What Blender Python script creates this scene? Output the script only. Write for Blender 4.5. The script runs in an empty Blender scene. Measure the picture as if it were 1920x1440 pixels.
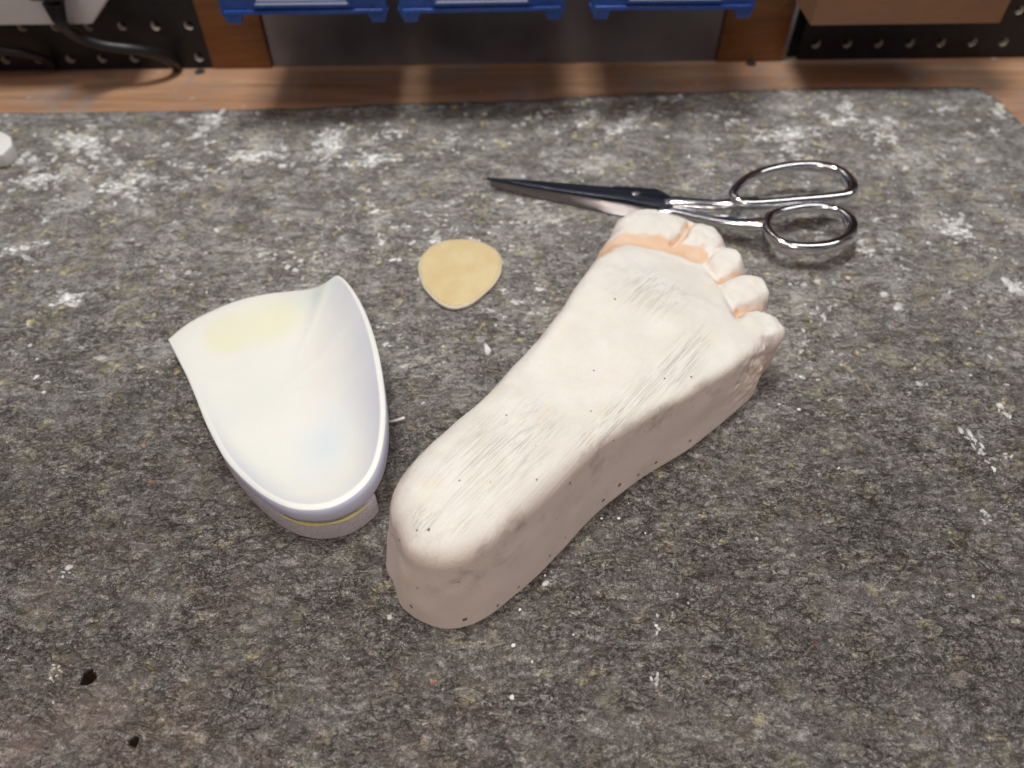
import bpy, bmesh, math, random
import numpy as np
from mathutils import Vector, Matrix
random.seed(7); rng = np.random.default_rng(11)
S = 0.01                       # everything below is written in centimetres
scene = bpy.context.scene
C = scene.collection

# ------------------------------------------------------------------ helpers
def link(name, verts, faces, m, parent=None, base=(0, 0, 0), smooth=True, normals=None):
    """one mesh object, verts in world cm, origin at base (cm)"""
    v = (np.asarray(verts, dtype=float) - np.array(base)) * S
    me = bpy.data.meshes.new(name)
    me.from_pydata(v.tolist(), [], [list(f) for f in faces])
    me.update()
    if smooth:
        me.polygons.foreach_set('use_smooth', [True] * len(me.polygons))
    if m: me.materials.append(m)
    if normals is not None:
        me.normals_split_custom_set_from_vertices(normals)
    o = bpy.data.objects.new(name, me); C.objects.link(o)
    if parent is None:
        o.location = [c * S for c in base]
    else:
        o.parent = parent
    return o
def tag(o, label=None, cat=None, group=None, kind=None):
    if label: o['label'] = label
    if cat: o['category'] = cat
    if group: o['group'] = group
    if kind: o['kind'] = kind
    return o
def thing(name, base, label, cat, group=None):
    o = bpy.data.objects.new(name, None); C.objects.link(o)
    o.location = [c * S for c in base]; o.empty_display_size = .01
    return tag(o, label, cat, group)
class MB:
    def __init__(s): s.v = []; s.f = []
    def add(s, v, f):
        n = len(s.v); s.v += [tuple(p) for p in v]; s.f += [tuple(i + n for i in q) for q in f]; return s
    def box(s, lo, hi, fn=None, bev=0):
        bm = bmesh.new(); bmesh.ops.create_cube(bm, size=1)
        for q in bm.verts:
            q.co = [lo[i] + (q.co[i] + .5) * (hi[i] - lo[i]) for i in range(3)]
        if bev: bmesh.ops.bevel(bm, geom=bm.edges[:] , offset=bev, segments=3, affect='EDGES', profile=.5)
        return s.bm(bm, fn)
    def bm(s, bm, fn=None):
        bm.verts.index_update()
        v = [tuple(q.co) for q in bm.verts]
        if fn: v = [fn(*q) for q in v]
        f = [[q.index for q in p.verts] for p in bm.faces]; bm.free()
        return s.add(v, f)
    def tube(s, pts, r, seg=12, closed=False, rz=None, caps=True, prof=None):
        """sweep an ellipse (r horizontally, rz vertically) along pts; r may be a list"""
        n = len(pts); P = [Vector(p) for p in pts]; rows = []
        for i in range(n):
            a = P[(i - 1) % n] if (closed or i > 0) else P[i]
            b = P[(i + 1) % n] if (closed or i < n - 1) else P[i]
            t = (b - a).normalized()
            up = Vector((0, 0, 1))
            if abs(t.z) > .95: up = Vector((0, 1, 0))
            sd = t.cross(up).normalized(); u2 = sd.cross(t).normalized()
            ra = r[i] if isinstance(r, (list, tuple)) else r
            rb = ra if rz is None else (rz[i] if isinstance(rz, (list, tuple)) else rz)
            row = []
            for k in range(seg):
                an = 2 * math.pi * k / seg
                c_, s_ = math.cos(an), math.sin(an)
                if prof:   # superellipse
                    c_ = math.copysign(abs(c_) ** prof, c_); s_ = math.copysign(abs(s_) ** prof, s_)
                row.append(P[i] + sd * (c_ * ra) + u2 * (s_ * rb))
            rows.append(row)
        v = [tuple(p) for row in rows for p in row]; f = []
        m = n if closed else n - 1
        for i in range(m):
            for k in range(seg):
                a = i * seg + k; b = i * seg + (k + 1) % seg
                c = ((i + 1) % n) * seg + (k + 1) % seg; d = ((i + 1) % n) * seg + k
                f.append((a, d, c, b))
        if not closed and caps:
            f.append(tuple(range(seg))); f.append(tuple((n - 1) * seg + k for k in reversed(range(seg))))
        return s.add(v, f)
    def prism(s, pts, z0, z1, bev=0, fn=None):
        bm = bmesh.new()
        vs = [bm.verts.new((p[0], p[1], z1)) for p in pts]
        f = bm.faces.new(vs)
        if f.normal.z < 0: pass
        bm.normal_update()
        r = bmesh.ops.extrude_face_region(bm, geom=[f])
        for e in r['geom']:
            if isinstance(e, bmesh.types.BMVert): e.co.z = z0
        bmesh.ops.recalc_face_normals(bm, faces=bm.faces[:])
        if bev: bmesh.ops.bevel(bm, geom=[e for e in bm.edges if abs(e.verts[0].co.z - e.verts[1].co.z) < 1e-6], offset=bev, segments=3, affect='EDGES', profile=.5)
        return s.bm(bm, fn)
    def build(s, name, m, parent=None, base=(0, 0, 0), smooth=True, angle=40):
        bm = bmesh.new()
        b = base
        me = bpy.data.meshes.new(name)
        me.from_pydata([[(q[i] - b[i]) * S for i in range(3)] for q in s.v], [], s.f)
        bm.from_mesh(me); bmesh.ops.recalc_face_normals(bm, faces=bm.faces[:]); bm.to_mesh(me); bm.free()
        me.polygons.foreach_set('use_smooth', [smooth] * len(me.polygons))
        if smooth and angle < 180: me.set_sharp_from_angle(angle=math.radians(angle))
        me.materials.append(m)
        o = bpy.data.objects.new(name, me); C.objects.link(o)
        if parent is None: o.location = [c * S for c in base]
        else: o.parent = parent
        return o
def catmull(pts, n=8, closed=True):
    pts = [np.array(p, dtype=float) for p in pts]; N = len(pts); out = []
    rngi = range(N) if closed else range(N - 1)
    for i in rngi:
        g = lambda j: pts[j % N] if closed else pts[min(max(j, 0), N - 1)]
        a, b, c, d = g(i - 1), g(i), g(i + 1), g(i + 2)
        for k in range(n):
            t = k / n
            out.append(.5 * ((2 * b) + (c - a) * t + (2 * a - 5 * b + 4 * c - d) * t * t + (3 * b - a - 3 * c + d) * t ** 3))
    if not closed: out.append(pts[-1])
    return np.array(out)
_lat = rng.random((64, 64, 64))
def vnoise(x, y, z):
    """smooth value noise, numpy, period 64"""
    xi, yi, zi = np.floor(x).astype(int), np.floor(y).astype(int), np.floor(z).astype(int)
    fx, fy, fz = x - xi, y - yi, z - zi
    fx, fy, fz = [f * f * (3 - 2 * f) for f in (fx, fy, fz)]
    xi, yi, zi = xi % 64, yi % 64, zi % 64
    x1, y1, z1 = (xi + 1) % 64, (yi + 1) % 64, (zi + 1) % 64
    L = _lat
    a = L[xi, yi, zi] * (1 - fx) + L[x1, yi, zi] * fx
    b = L[xi, y1, zi] * (1 - fx) + L[x1, y1, zi] * fx
    c = L[xi, yi, z1] * (1 - fx) + L[x1, yi, z1] * fx
    d = L[xi, y1, z1] * (1 - fx) + L[x1, y1, z1] * fx
    return (a * (1 - fy) + b * fy) * (1 - fz) + (c * (1 - fy) + d * fy) * fz - .5

# ------------------------------------------------------------------ node helper
class NT:
    def __init__(s, name):
        s.m = bpy.data.materials.new(name); s.m.use_nodes = True
        s.t = s.m.node_tree; s.t.nodes.clear()
        s.out = s.n('ShaderNodeOutputMaterial')
        s.b = s.n('ShaderNodeBsdfPrincipled'); s.l(s.b.outputs[0], s.out.inputs[0])
        s.co = s.n('ShaderNodeTexCoord').outputs['Object']
    def n(s, t, **k):
        o = s.t.nodes.new(t)
        for a, v in k.items(): setattr(o, a, v)
        return o
    def l(s, a, b): s.t.links.new(a, b)
    def put(s, sock, v):
        if isinstance(v, (int, float)): sock.default_value = v
        elif isinstance(v, (tuple, list)):
            sock.default_value = tuple(v) + ((1,) if len(sock.default_value) == 4 and len(v) == 3 else ())
        else: s.l(v, sock)
    def set(s, **k):
        for a, v in k.items(): s.put(s.b.inputs[a.replace('_', ' ')], v)
        return s
    def map(s, scale=(1, 1, 1), rot=(0, 0, 0), loc=(0, 0, 0), vec=None):
        o = s.n('ShaderNodeMapping')
        s.l(vec or s.co, o.inputs[0])
        o.inputs['Location'].default_value = loc; o.inputs['Rotation'].default_value = rot; o.inputs['Scale'].default_value = scale
        return o.outputs[0]
    def noise(s, sc, det=3, rough=.5, vec=None, dist=0, out=0):
        o = s.n('ShaderNodeTexNoise'); s.l(vec or s.co, o.inputs['Vector'])
        o.inputs['Scale'].default_value = sc; o.inputs['Detail'].default_value = det
        o.inputs['Roughness'].default_value = rough; o.inputs['Distortion'].default_value = dist
        return o.outputs[out]
    def voro(s, sc, vec=None, feature='F1', out=0, rnd=1):
        o = s.n('ShaderNodeTexVoronoi', feature=feature); s.l(vec or s.co, o.inputs['Vector'])
        o.inputs['Scale'].default_value = sc; o.inputs['Randomness'].default_value = rnd
        return o.outputs[out]
    def rr(s, v, a, b, c=0, d=1):
        o = s.n('ShaderNodeMapRange'); s.put(o.inputs[0], v)
        for i, q in enumerate((a, b, c, d)): o.inputs[i + 1].default_value = q
        return o.outputs[0]
    def math(s, op, a, b=0, c=None):
        o = s.n('ShaderNodeMath', operation=op); s.put(o.inputs[0], a); s.put(o.inputs[1], b)
        if c is not None: s.put(o.inputs[2], c)
        return o.outputs[0]
    def mix(s, f, a, b, blend='MIX'):
        o = s.n('ShaderNodeMix', data_type='RGBA', blend_type=blend)
        s.put(o.inputs[0], f); s.put(o.inputs[6], a); s.put(o.inputs[7], b)
        return o.outputs[2]
    def bump(s, h, dist=.001, strength=1, nrm=None):
        o = s.n('ShaderNodeBump'); s.put(o.inputs['Height'], h)
        o.inputs['Distance'].default_value = dist; o.inputs['Strength'].default_value = strength
        if nrm: s.l(nrm, o.inputs['Normal'])
        return o.outputs[0]
    def near(s, p, r, soft=.3, sc=(1, 1, 1), rot=0):
        """1 inside an ellipsoid round p (object cm), falling to 0"""
        v = s.n('ShaderNodeVectorMath', operation='SUBTRACT'); s.l(s.co, v.inputs[0]); v.inputs[1].default_value = [c * S for c in p]
        q = s.map(scale=[1 / (a * S) for a in (r if isinstance(r, (tuple, list)) else (r, r, r))], vec=s.rotv(v.outputs[0], rot))
        d = s.n('ShaderNodeVectorMath', operation='LENGTH'); s.l(q, d.inputs[0])
        return s.rr(d.outputs['Value'], 1, 1 - soft, 0, 1)
    def rotv(s, v, a):
        if not a: return v
        o = s.n('ShaderNodeVectorRotate', rotation_type='Z_AXIS'); s.l(v, o.inputs['Vector']); o.inputs['Angle'].default_value = -a
        return o.outputs[0]
def plain(name, col, rough=.5, metal=0, var=.12, sc=60, bump=0, bsc=400, spec=.5):
    t = NT(name); n = t.noise(sc, 4)
    c = t.mix(n, [q * (1 - var) for q in col], [min(1, q * (1 + var)) for q in col])
    t.set(Base_Color=c, Roughness=t.rr(t.noise(sc * 3, 3), .3, .7, rough * .85, min(1, rough * 1.15)), Metallic=metal, Specular_IOR_Level=spec)
    if bump: t.set(Normal=t.bump(t.noise(bsc, 3), bump))
    return t.m

# ------------------------------------------------------------------ MAT (the rough sheet the things lie on)
def mat_sheet():
    t = NT('rough_grey_sheet')
    gy = t.n('ShaderNodeSeparateXYZ'); t.l(t.co, gy.inputs[0]); X, Y, Z = gy.outputs[0], gy.outputs[1], gy.outputs[2]
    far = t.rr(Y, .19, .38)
    st = t.map(scale=(1, 1.55, 1), rot=(0, 0, math.radians(7)))
    def ns(sc, det, ro, k, v=None, dist=0): return t.noise(sc, det, ro, vec=t.map(loc=(k * 1.7, k * 3.1, k), vec=v), dist=dist)
    w = ns(70, 3, .6, 1, st, .5)
    n1 = ns(230, 5, .68, 2, st, .6)
    n2 = t.noise(620, 4, .75)
    n3 = t.noise(1900, 3, .7)
    # torn crevices: zero crossings of a stretched noise, only here and there
    crk = t.rr(t.math('ABSOLUTE', t.math('SUBTRACT', ns(135, 4, .6, 3, t.map(scale=(1, 1.8, 1), rot=(0, 0, math.radians(14))), .7), .5)), .0, .030, 1, 0)
    crk = t.math('MULTIPLY', crk, t.rr(ns(38, 3, .6, 4), .42, .52))
    pit = t.rr(n1, .47, .37)
    h = t.math('ADD', t.math('MULTIPLY', t.rr(n1, .3, .6), .62), t.math('MULTIPLY', t.rr(n2, .3, .7), .30))
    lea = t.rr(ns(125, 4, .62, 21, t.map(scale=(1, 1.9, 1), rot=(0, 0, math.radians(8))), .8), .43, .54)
    h = t.math('ADD', h, t.math('MULTIPLY', w, .9))
    h = t.math('ADD', h, t.math('MULTIPLY', lea, .95))
    h = t.math('ADD', h, t.math('MULTIPLY', n3, .06))
    h = t.math('SUBTRACT', h, t.math('MULTIPLY', crk, .8))
    base = t.mix(t.rr(ns(20, 5, .7, 5), .36, .64), (.098, .094, .088), (.172, .164, .154))
    col = t.mix(t.rr(n2, .38, .64), t.mix(.5, base, (.02, .017, .015)), base)
    col = t.mix(t.rr(n2, .52, .72, 0, .75), col, (.38, .35, .32))
    col = t.mix(t.rr(n3, .54, .68, 0, .62), col, (.50, .475, .45))
    col = t.mix(t.rr(n3, .44, .32, 0, .4), col, (.03, .027, .026))
    # mottling: dark slate, olive, rust and pale blotches about a centimetre across
    col = t.mix(t.math('MULTIPLY', t.rr(ns(62, 6, .72, 6, st), .54, .64), t.rr(far, 0, 1, .30, .75)), col, (.055, .057, .062))
    col = t.mix(t.math('MULTIPLY', t.rr(ns(30, 5, .7, 7), .55, .66), .25), col, (.105, .11, .125))
    col = t.mix(t.math('MULTIPLY', t.rr(ns(48, 5, .7, 8), .55, .66), .28), col, (.19, .145, .12))
    col = t.mix(t.math('MULTIPLY', t.rr(ns(55, 5, .7, 9), .54, .66), t.rr(far, 0, 1, .30, .55)), col, (.21, .195, .10))
    col = t.mix(t.math('MULTIPLY', t.rr(ns(80, 5, .7, 10), .60, .67), t.rr(far, 0, 1, .35, .8)), col, (.50, .44, .21))
    col = t.mix(t.math('MULTIPLY', t.rr(ns(120, 3, .6, 11), .70, .73), .6), col, (.45, .16, .10))
    hz = t.math('MULTIPLY', t.rr(ns(42, 7, .75, 12, st), .47, .62), t.rr(far, 0, 1, .10, .50))
    col = t.mix(hz, col, (.33, .33, .325))
    hz2 = t.math('MULTIPLY', t.rr(ns(16, 6, .7, 15), .56, .63), t.rr(far, 0, 1, .0, .5))
    col = t.mix(hz2, col, (.42, .41, .38))
    sp = t.math('MULTIPLY', t.rr(ns(85, 7, .75, 13, st), .57, .61), t.rr(ns(12, 4, .6, 14), .48, .58))
    col = t.mix(t.math('MULTIPLY', sp, t.rr(far, 0, 1, .20, 1)), col, (.60, .60, .60))
    sm = None
    for c_, r_, ro in zip([(-30.62,48.21,0),(-31.34,43.76,0),(-25.95,43.16,0),(-12.85,48.21,0),(-9.93,45.93,0),(-22.06,50.98,0),(8.78,50.98,0),(-17.79,46.57,0),(19.89,49.23,0),(-29.47,36.87,0),(-25.44,32.16,0),(-4.56,48.68,0),(27.75,38.42,0),(24.2,50.98,0)], [(3.6, 1.8, 9), (2.8, 1.2, 9), (3, 1.4, 9), (1.9, 3.2, 9), (3, 1.2, 9), (1.4, 1.6, 9), (3.6, .9, 9), (3.5, 1.2, 9), (4, 1.5, 9), (2.4, .7, 9), (2, .8, 9), (1.3, .9, 9), (1.6, 2, 9), (3, 1, 9)], [-.5, .2, .3, .1, .3, .8, .7, .2, .2, .4, .3, 0, -.4, .3]):
        q_ = t.near(c_, r_, .9, rot=ro); sm = q_ if sm is None else t.math('MAXIMUM', sm, q_)
    sn_ = t.math('ADD', ns(110, 7, .78, 22, st), t.math('MULTIPLY', sm, .17))
    sm = t.math('MULTIPLY', t.rr(sn_, .60, .655), t.rr(sm, .05, .3))
    col = t.mix(sm, col, (.60, .605, .61))
    gr = t.math('MULTIPLY', t.rr(t.voro(190, vec=st), .16, .08), t.rr(ns(13, 3, .6, 16), .5, .58))
    col = t.mix(t.math('MULTIPLY', gr, t.rr(far, 0, 1, .25, .8)), col, (.70, .70, .68))
    col = t.mix(t.rr(pit, 0, 1, 0, .62), col, (.026, .022, .020))
    col = t.mix(t.math('MULTIPLY', crk, .8), col, (.018, .014, .012))
    col = t.mix(t.rr(lea, .0, .45, .45, 0), col, (.03, .025, .022))  # shade of the creases painted into the colour, as in pits and crevices
    rf = t.math('MULTIPLY', t.rr(t.math('ADD', Y, t.math('MULTIPLY', X, .5)),   .16, .02, 0, .25), t.rr(ns(26, 4, .6, 17), .42, .62))
    col = t.mix(rf, col, (.25, .165, .135))
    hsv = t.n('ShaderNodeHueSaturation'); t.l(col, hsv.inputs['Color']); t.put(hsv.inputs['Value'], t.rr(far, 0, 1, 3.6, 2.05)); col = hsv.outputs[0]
    # shade inside the punched holes, painted into the colour by depth
    col = t.mix(t.rr(Z, -.0018, -.0028), col, (.02, .008, .004))
    nb = t.n('ShaderNodeBump'); t.l(h, nb.inputs['Height']); nb.inputs['Distance'].default_value = .0048
    t.l(t.rr(far, 0, 1, 1, .5), nb.inputs['Strength'])
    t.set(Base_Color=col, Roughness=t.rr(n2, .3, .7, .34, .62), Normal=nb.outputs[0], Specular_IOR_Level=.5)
    return t.m

edge = [(-72.19,50.49,0),(-49.31,51.2,0),(-37.88,51.92,0),(-28.08,52.14,0),(-18.29,52.59,0),(-6.41,53.34,0),(1.61,53.87,0),(11.81,54.79,0),(22.15,55.42,0),(30.43,55.66,0),(34.57,55.74,0),(36.04,55.5,0),(36.86,54.48,0),(36.98,52.81,0),(36.98,51.2,0),(36.92,49.23,0),(37.75,44.06,0)]
edge = [(p[0], p[1]) for p in edge]
MAT_Z = .0
holes = [(-16.82,10.69,0,0.3),(-14.27,8.31,0,0.22)]
def build_mat():
    # a fine grid clipped to the torn outline; a fine mesh carries the undulation and the holes
    ex = np.array([p[0] for p in edge]); ey = np.array([p[1] for p in edge])
    xs = np.concatenate([np.linspace(-75, -27, 25)[:-1], np.arange(-27, 31, .14), np.linspace(31, 42, 14)])
    ys = np.concatenate([np.linspace(-22, 5, 18)[:-1], np.arange(5, 30, .14), np.linspace(30, 60, 60)[1:]])
    right = xs.max()
    # map: every column runs from the front to its own back edge
    top = np.interp(xs, ex, ey)
    xcorner = edge[-1][0]
    V = []; nx, ny = len(xs), len(ys)
    XX = np.repeat(xs[:, None], ny, 1)
    k = (ys - ys.min()) / (ys.max() - ys.min())
    YY = np.where(ys[None, :] < 30, ys[None, :], 30 + (ys[None, :] - 30) / 30 * (np.minimum(top, 57)[:, None] - 30))
    YY = np.broadcast_to(YY, XX.shape).copy()
    wob = vnoise(XX * .6, XX * 0 + 3, XX * 0) * .25
    YY += np.where(ys[None, :] > 50, wob * (YY - 45) / 10, 0)
    Z = vnoise(XX * .35, YY * .35, XX * 0) * .10 + vnoise(XX * 1.1, YY * 1.9, XX * 0 + 9) * .05 + vnoise(XX * 2.7, YY * 3.4, XX * 0 + 5) * .035
    for hx, hy, hz, hr in holes:
        d = np.hypot(XX - hx, (YY - hy))
        ang = np.arctan2(YY - hy, XX - hx)
        rr_ = hr * (1.12 + .10 * np.sin(ang * 3 + hx) + .06 * np.sin(ang * 5))
        Z -= np.clip((rr_ + .08 - d) / .12, 0, 1) * .33
        Z += np.exp(-((d - hr - .25) / .15) ** 2) * .05
    Z -= .03
    v = np.stack([XX, YY, Z], -1).reshape(-1, 3)
    idx = np.arange(nx * ny).reshape(nx, ny)
    f = np.stack([idx[:-1, :-1], idx[1:, :-1], idx[1:, 1:], idx[:-1, 1:]], -1).reshape(-1, 4).tolist()
    v = v.tolist()
    # skirt down to the wood along the back and right edges
    rim = [idx[i, -1] for i in range(nx)] + [idx[-1, j] for j in range(ny - 2, -1, -1)]
    n0 = len(v)
    for r in rim: v.append([v[r][0], v[r][1], -.6])
    for i in range(len(rim) - 1): f.append((int(rim[i]), int(rim[i + 1]), n0 + i + 1, n0 + i))
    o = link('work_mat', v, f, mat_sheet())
    return tag(o, 'rough dark grey work mat spattered with dried plaster, covering the bench', 'work mat')
build_mat()

# ------------------------------------------------------------------ wooden bench
ALPHA = math.radians(1.55)
W0 = (0.0, 59.9)
def WL(a, b, z):      # along the wall, out of the wall, up
    return (W0[0] + a * math.cos(ALPHA) + b * math.sin(ALPHA), W0[1] + a * math.sin(ALPHA) - b * math.cos(ALPHA), z)
def wood(name, dark, light, sc=1, rough=.5, grime=.4, rot=0):
    t = NT(name)
    g = t.noise(30 * sc, 5, .65, vec=t.map(scale=(.12, 1.6, 1.6), rot=(0, 0, rot)), dist=1.2)
    g2 = t.noise(240 * sc, 3, .6, vec=t.map(scale=(.06, 1.5, 1.5), rot=(0, 0, rot)))
    c = t.mix(t.rr(g, .3, .7), dark, light)
    c = t.mix(t.rr(g2, .5, .75, 0, .45), c, [q * .55 for q in dark])
    c = t.mix(t.rr(t.noise(18, 6, .7, dist=.8), .5, .68, 0, grime), c, (.34, .30, .28))
    c = t.mix(t.rr(t.noise(95, 6, .7), .64, .68, 0, grime * 1.2), c, (.62, .58, .54))
    h = t.math('ADD', g2, t.noise(300, 3))
    t.set(Base_Color=c, Roughness=t.rr(g, .3, .7, rough * .8, rough * 1.2), Normal=t.bump(h, .0004))
    return t.m
M_bench = wood('worn_bench_wood', (.36, .185, .10), (.66, .40, .25), rough=.45, grime=.9)
bench = thing('workbench', (0, 30, -.4), 'reddish brown wooden workbench, its bare strip showing behind the grey mat', 'workbench')
mb = MB(); mb.box((-75, -48, -4.4), (75, 12.0, -.4), fn=lambda a, b, z: WL(a, -b - 0 if False else -b, z), bev=0)
# bench board: from the wall line (b = -1) out to the front (b = 85)
mb = MB(); mb.box((-78, -2.4, -4.4), (78, 84, -.4), fn=lambda a, b, z: WL(a, b, z), bev=.15)
mb.build('bench_board', M_bench, bench, base=(0, 30, -.4))
M_screw = plain('dull_screw', (.16, .15, .15), .4, .8)
for p in [(-24.97,58.69,-0.4),(19.38,59.98,-0.4)]:
    s = MB()
    s.tube([(p[0], p[1], -.5), (p[0], p[1], -.36), (p[0], p[1], -.33)], [.42, .42, .3], 20)
    s.build('screw', M_screw, bench, base=(0, 30, -.4))

# ------------------------------------------------------------------ plaster foot cast
def seg_dist(px, py, pts):
    d = np.full(px.shape, 1e9)
    for (x0, y0), (x1, y1) in zip(pts[:-1], pts[1:]):
        vx, vy = x1 - x0, y1 - y0; L = vx * vx + vy * vy + 1e-9
        t = np.clip(((px - x0) * vx + (py - y0) * vy) / L, 0, 1)
        d = np.minimum(d, np.hypot(px - x0 - t * vx, py - y0 - t * vy))
    return d
def poly_sd(px, py, pts):
    pts = [tuple(p[:2]) for p in pts]; q = pts + [pts[0]]
    d = seg_dist(px, py, q); ins = np.zeros(px.shape, bool)
    for (x0, y0), (x1, y1) in zip(q[:-1], q[1:]):
        c = ((y0 > py) != (y1 > py))
        xi = (x1 - x0) * (py - y0) / (y1 - y0 + 1e-12) + x0
        ins ^= c & (px < xi)
    return np.where(ins, -d, d)
def smax(a, b, k): 
    h = np.maximum(k - np.abs(a - b), 0) / k
    return np.maximum(a, b) + h * h * k * .25
def smin(a, b, k): return -smax(-a, -b, k)
right_base = [(-4.77,14.37,0),(-4.51,13.45,0),(-3.61,12.78,0),(-2.52,12.55,0),(-1.32,12.89,0),(0,13.87,0),(1.62,15.46,0),(3.37,17.43,0),(4.95,18.97,0),(6.44,20.06,0),(8.84,21.75,0),(10.99,23.56,0),(12.51,25.11,0)]
right_front = [(12.67,26.17,0.8),(12.85,26.37,2)]
left_side = [(4.15,31.69,3.4),(3.2,29.8,3.4),(2.03,27.37,3.4),(0.93,25.35,3.3),(-0.37,23.32,3.3),(-1.49,21.58,3.6),(-2.38,20.47,3.9),(-3.66,18.93,4.1),(-4.62,17.45,4.15),(-5.04,16.34,4.05),(-5.04,15.25,3.8),(-4.88,14.88,2)]
front_line = [(13.42,27.21,2.8),(13.13,29.15,2.8),(12.7,31.21,2.8),(11.91,33.88,2.8),(10.44,35.64,2.8),(7.85,36.02,3),(6.08,35.14,3),(5.11,33.79,3.1)]
outline = [p[:2] for p in right_base + right_front + front_line + left_side]
outline = catmull(outline, 5)
toes_def = [(7.9,34.59,3.4,1.5,2.1,0.7),(10.53,33.42,3.4,1.3,1.15,0),(11.47,31.65,3.4,1.15,1.05,0),(12.11,29.35,3.4,1.4,1.12,-2),(12.29,26.76,3.3,1.4,1.1,-3)]
valleys = [ ([(4.6,31.99,3.4),(5.38,32.7,3.4),(6.22,33.24,3.4),(7.87,32.88,3.4),(9.04,32.43,3.4),(10.01,31.99,3.4)], .60, .22),
            ([(8.78,32.91,3.6),(9.45,33.54,3.6),(10.04,34.76,3.6)], .22, .5),
            ([(10.28,31.41,3.6),(10.85,32.11,3.6),(11.63,32.91,3.6)], .14, .3),
            ([(10.83,29.99,3.6),(11.7,30.48,3.6),(12.51,30.9,3.6)], .15, .4),
            ([(11.23,27.27,3.5),(11.54,27.8,3.5),(12.87,28.13,3.4)], .28, .5),
            ([(10.37,31.41,3.6),(10.83,29.99,3.6),(11.04,28.39,3.6),(11.16,26.9,3.5)], .24, .20) ]
hollows = [(5.4,26.18,4.3,1.6,0.22),(2.42,22.78,4.3,3,0.28),(3.31,21.54,4.3,2.4,0.12),(7.68,26.08,4.4,1.3,-0.12),(5.53,20.13,4.2,1.6,0.1)]
def surface_nets(f, lo, h):
    s = f < 0
    nx, ny, nz = f.shape
    cnt = np.zeros((nx - 1, ny - 1, nz - 1), np.float32); pos = np.zeros((nx - 1, ny - 1, nz - 1, 3), np.float32)
    corners = [(i, j, k) for i in (0, 1) for j in (0, 1) for k in (0, 1)]
    sl = lambda c: f[c[0]:nx - 1 + c[0], c[1]:ny - 1 + c[1], c[2]:nz - 1 + c[2]]
    for a in corners:
        for ax in range(3):
            if a[ax]: continue
            b = list(a); b[ax] = 1; b = tuple(b)
            fa, fb = sl(a), sl(b); m = (fa < 0) != (fb < 0)
            t = np.where(m, fa / (fa - fb + 1e-12), 0)
            for q in range(3):
                pos[..., q] += m * (a[q] + (t if q == ax else 0))
            cnt += m
    act = cnt > 0
    ids = np.full(cnt.shape, -1, int); ids[act] = np.arange(act.sum())
    ij = np.argwhere(act)
    V = (ij + pos[act] / cnt[act][:, None]) * h + np.array(lo)
    F = []
    for ax in range(3):
        o1, o2 = [q for q in range(3) if q != ax]
        a = [slice(1, -1)] * 3; a[ax] = slice(0, -1); b = list(a); b[ax] = slice(1, None)
        A, B = s[tuple(a)], s[tuple(b)]
        E = np.argwhere(A != B)
        flip = A[tuple(E.T)]
        base = E.copy(); base[:, o1] += 1; base[:, o2] += 1
        def cell(d1, d2):
            c = base.copy(); c[:, o1] -= d1; c[:, o2] -= d2
            return ids[c[:, 0], c[:, 1], c[:, 2]]
        q = np.stack([cell(1, 1), cell(0, 1), cell(0, 0), cell(1, 0)], -1)
        if ax == 1: flip = ~flip
        q[~flip] = q[~flip][:, ::-1]
        F.append(q)
    return V, np.concatenate(F)
HX, HY = -3.4, 12.9; AX, AY = .441, .8975
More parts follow.
